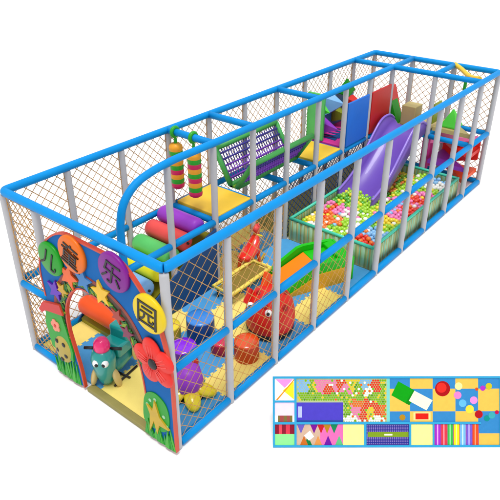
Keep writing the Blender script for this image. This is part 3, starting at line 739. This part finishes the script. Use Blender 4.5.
# ------------------------------------------------------------------ plan board standing in front
rt = V((.62921,-.77724,0)).normalized(); back = V((.6790,.5511,0)).normalized()
LEAN = math.radians(29.0); upv = (V((0,0,1))*math.cos(LEAN)+back*math.sin(LEAN)).normalized(); nf = rt.cross(upv)
BO = V((.74,-.92,.0)); SC = .01249
T = thing('plan_board', tuple(BO), 'leaning display board printed with the coloured floor plan of the play frame', 'display board')
def bp(px, py, d=0.): return BO+rt*((px-273)*SC)+upv*((447.5-py)*SC)+nf*d
if nf.dot(CAM-BO) < 0: nf = -nf
b = B()
def slab2(b, x0, y0, x1, y1, d0, d1, m):
    b.hexa([bp(x0,y1,d0),bp(x1,y1,d0),bp(x1,y0,d0),bp(x0,y0,d0),bp(x0,y1,d1),bp(x1,y1,d1),bp(x1,y0,d1),bp(x0,y0,d1)], m)
slab2(b, 273, 377, 500.5, 447.5, -.03, 0, plan_white); b.build('backing', T)
pb = mat('plan border azure', '#1a9ccc', .5, 0, .04); pc = {}
def pm(h):
    if h not in pc: pc[h] = mat('plan ink '+h, h, .6, 0, .05, 20, spec=.1)
    return pc[h]
b = B()
for (x0,y0,x1,y1) in ((273,377,500.5,379),(273,445.5,500.5,447.5),(273,379,275,445.5),(498.5,379,500.5,445.5),(275,401,294.5,402.8),(275,422.4,480,424.6),(294.5,379,296.6,422.4),(294.5,424.6,296.6,445.5),(363.8,424.6,366,445.5),(408.6,424.6,410.6,445.5),(432,424.6,433.6,445.5)):
    slab2(b, x0, y0, x1, y1, 0, .012, pb)
b.build('printed_border', T)
b = B(); lay = [0.0006]
def q(x0, y0, x1, y1, h, step=1):
    if step: lay[0] += .00002
    vs = [b.bm.verts.new(bp(x, y, lay[0])) for x, y in ((x0,y1),(x1,y1),(x1,y0),(x0,y0))]; b.face(vs, pm(h))
def poly(pts, h):
    lay[0] += .00002; vs = [b.bm.verts.new(bp(x, y, lay[0])) for x, y in pts]; b.face(vs, pm(h))
def disc(x, y, r, h, n=10): poly([(x+r*math.cos(2*PI*k/n), y+r*math.sin(2*PI*k/n)) for k in range(n)], h)
lay[0] = .0010
# left column
def Q(x0, y0, x1, y1, h, d): 
    vs = [b.bm.verts.new(bp(x, y, d)) for x, y in ((x0,y1),(x1,y1),(x1,y0),(x0,y0))]; b.face(vs, pm(h))
Q(275,379,294.5,401,'#fbf7f4',.001); lay[0]=.0012; poly([(276,380),(293,380),(285,388.5)],'#ee90d8'); poly([(294,382),(294,400),(283,391)],'#f6e22c'); poly([(276,400.5),(278,400.5),(294.4,381),(294.4,379.5)],'#e09020')
Q(275,402.8,294.5,416,'#fad8f4',.001); Q(278,416,292.5,422.4,'#7c6c3a',.0012); Q(280,416,284,422.4,'#a04a48',.0014); Q(287,416,290,422.4,'#a04a48',.0014)
Q(275,424.6,294.5,434.5,'#8a1830',.001); Q(279,424.6,282,434.5,'#e04858',.0014); Q(286,424.6,290,434.5,'#d83a50',.0014); Q(275,434.5,294.5,445.5,'#8ee890',.001)
# ball pit print
Q(296.6,379,388,422.4,'#aebc88',.001); Q(386.5,379,389.5,422.4,'#7accc4',.0014); Q(296.6,403,343,422.4,'#4c40bc',.0014); Q(298,407,302,418,'#b4bcf4',.0016)
Q(296.6,420.5,343,422.4,'#2e4a98',.0016)
pr_ = {'lime green':'#76ac10','dark green':'#4e8c18','red':'#d8301c','orange':'#e0601c','pink':'#ea6ea8','yellow':'#e2c018','white':'#fbfbf6','sky blue':'#78aee0'}
pseed = [(300,386,'sky blue'),(306,388,'sky blue'),(312,389,'lime green'),(321,386,'pink'),(329,389,'red'),(333,386,'pink'),(340,385,'red'),(346,389,'pink'),(352,386,'yellow'),(358,389,'lime green'),(365,386,'sky blue'),(369,391,'white'),(376,387,'red'),(384,386,'lime green'),(302,399,'lime green'),(316,399,'lime green'),(330,399,'lime green'),(344,398,'lime green'),(358,398,'lime green'),(372,398,'lime green'),(384,399,'lime green'),(346,412,'lime green'),(340,413,'white'),(356,411,'pink'),(364,412,'red'),(370,413,'yellow'),(377,412,'red'),(384,411,'orange'),(357,403,'orange'),(370,404,'red'),(350,420,'white'),(376,421,'white')]
rw = 0; py = 381.3
while py < 421.5:
    px = 298.6+(1.2 if rw % 2 else 0)
    while px < 385.8:
        if not (py > 401.5 and px < 344):
            c_ = min(pseed, key=lambda t: (t[0]-px)**2+(t[1]-py)**2)[2]
            if c_ == 'lime green' and random.random() < .3: c_ = random.choice(['yellow','dark green'])
            elif random.random() < .12: c_ = random.choice(['white','lime green','orange'])
            vs = [b.bm.verts.new(bp(px+1.13*math.cos(PI*k_/4), py+1.13*math.sin(PI*k_/4), .0018)) for k_ in range(8)]; b.face(vs, pm(pr_[c_]))
        px += 2.4
    py += 2.1; rw += 1
# upper lane print
Q(296.6,424.6,343,445.5,'#e46cb0',.001); Q(296.6,424.6,320,445.5,'#ccac94',.0012); Q(343,424.6,363.8,445.5,'#f8f294',.001)
lay[0] = .0014
for i, (x, up, h) in enumerate(((301,1,'#6a5ab8'),(308,0,'#14783c'),(314,1,'#761090'),(321,1,'#c01c24'),(328,0,'#6a149c'),(334,1,'#148050'),(318,0,'#d8904a'),(339,0,'#5cb87c'),(304,0,'#c86a24'),(327,1,'#b07c1c'))):
    y0, y1 = (424.6, 434) if up else (445.5, 436)
    poly([(x-4,y0),(x+4,y0),(x,y1)], h)
poly([(304,436),(310,431),(314,437),(309,441)],'#fdf2f6')
Q(366,424.6,408.6,445.5,'#463a8c',.001)
for k_ in range(20): Q(366.4+k_*2.1,425.5,367.3+k_*2.1,444.6,'#8074b8',.0013)
for y in (427,430,433,440,442.5): Q(366,y,408.6,y+.9,'#1c2a88',.0015)
Q(367.5,432.5,408,437.5,'#7c9a20',.0017); Q(384,434.5,392,436,'#f0f0d8',.0019)
Q(410.6,424.6,432,445.5,'#f8f294',.001)
# roller stripes
Q(433.6,424.6,478,445.5,'#a8407c',.001)
for i, h in enumerate(('#a42cc0','#d83848','#38b04c','#ece410','#70b4ec','#7458c8','#e04c1c')):
    x_ = 434.4+i*6.25; Q(x_,424.6,x_+5.5,445.5,h,.0012)
    Q(x_+2,424.6,x_+3.2,445.5,('#e4a0f0','#f4949c','#90e49c','#fbf890','#c4e4fb','#b8a8f0','#f89c74')[i],.0014)
# floor tile print
for xi in range(5):
    for j, (ya, yb) in enumerate(((379,389.5),(389.5,412),(412,422.4))):
        xr = 500-xi*22.6; Q(max(389.5, xr-22.6), ya, min(xr,498.5), yb, '#e8bc50' if (xi+j) % 2 == 1 else '#3484c0', .001)
Q(478,422.4,498.5,434,'#3484c0',.001); Q(478,434,498.5,445.5,'#e8bc50',.001)
lay[0] = .0014
poly([(398,382),(414,391),(407,405),(391,396)],'#0a9c10'); poly([(412.5,391),(417,393),(409,406),(405,404)],'#0c8410'); lay[0] += .0002; poly([(414,391.5),(432,401),(426,411),(408.5,401.5)],'#f8f6d0')
Q(413,413,430,421,'#f4d890',.0013); Q(415,414,428,420,'#d81c10',.0016); disc(442,389.5,7.6,'#a81014',24); lay[0] += .0002; disc(441,388.5,5,'#e02c24',20)
for (x, y, r, h) in ((458,387,3.8,'#f4e498'),(457,396,3.8,'#ea80c4'),(462,404,3.8,'#60b4ec'),(473,401,3.8,'#e88cd4'),(469,410,4.2,'#e6d840'),(478,415,4,'#b0141c'),(486,419,3,'#0c8c88'),(491,416,3.4,'#3ca4ac'),(496,413,2,'#c00c48'),(402,418,3,'#b0841c'),(482,389,2.6,'#b030bc'),(488,387,3.2,'#c8bc20'),(476,390,1.6,'#d84c18')):
    lay[0] += .0001; disc(x, y, r, h, 18)
b.build('printed_plan', T, fix=False)
for px in (300, 474):
    b = B(); p0 = bp(px, 392, -.05); p1 = V((p0.x, p0.y, 0))+back*.16; b.tube([p0, p1], .018, post_grey, 8); b.build('prop_leg', T)

# ------------------------------------------------------------------ camera
f, cx, cy = 608.7748543, 247.47, 228.7848
R0 = V((.6292123,-.77723045,-.00217116)); R1 = V((-.37821239,-.30374167,-.8744692)); R2 = V((.67900462,.55104794,-.48507618))
cam = bpy.data.cameras.new('camera'); co = bpy.data.objects.new('camera', cam); COL.objects.link(co)
Mx = Matrix((( R0.x,-R1.x,-R2.x,CAM.x),(R0.y,-R1.y,-R2.y,CAM.y),(R0.z,-R1.z,-R2.z,CAM.z),(0,0,0,1)))
co.matrix_world = Mx
cam.sensor_width = 36; cam.lens = f/500*36; cam.shift_x = (250-cx)/500; cam.shift_y = (cy-250)/500; cam.clip_end = 1500
scn.camera = co

# ------------------------------------------------------------------ studio light
w = bpy.data.worlds.new('World'); scn.world = w; w.use_nodes = True
bg = w.node_tree.nodes['Background']; bg.inputs[0].default_value = (1,1,1,1); bg.inputs[1].default_value = .82
L = bpy.data.lights.new('softbox', 'AREA'); L.shape = 'DISK'; L.size = 66
lo = bpy.data.objects.new('softbox', L); COL.objects.link(lo); lo.location = (-28,-28,198)
lo.rotation_euler = (V((5,1.5,0))-V(lo.location)).to_track_quat('-Z','Y').to_euler()
L.energy = 284000
scn.view_settings.view_transform = 'Standard'; scn.view_settings.look = 'None'; scn.view_settings.exposure = 0; scn.view_settings.gamma = 1
scn.cycles.max_bounces = 6
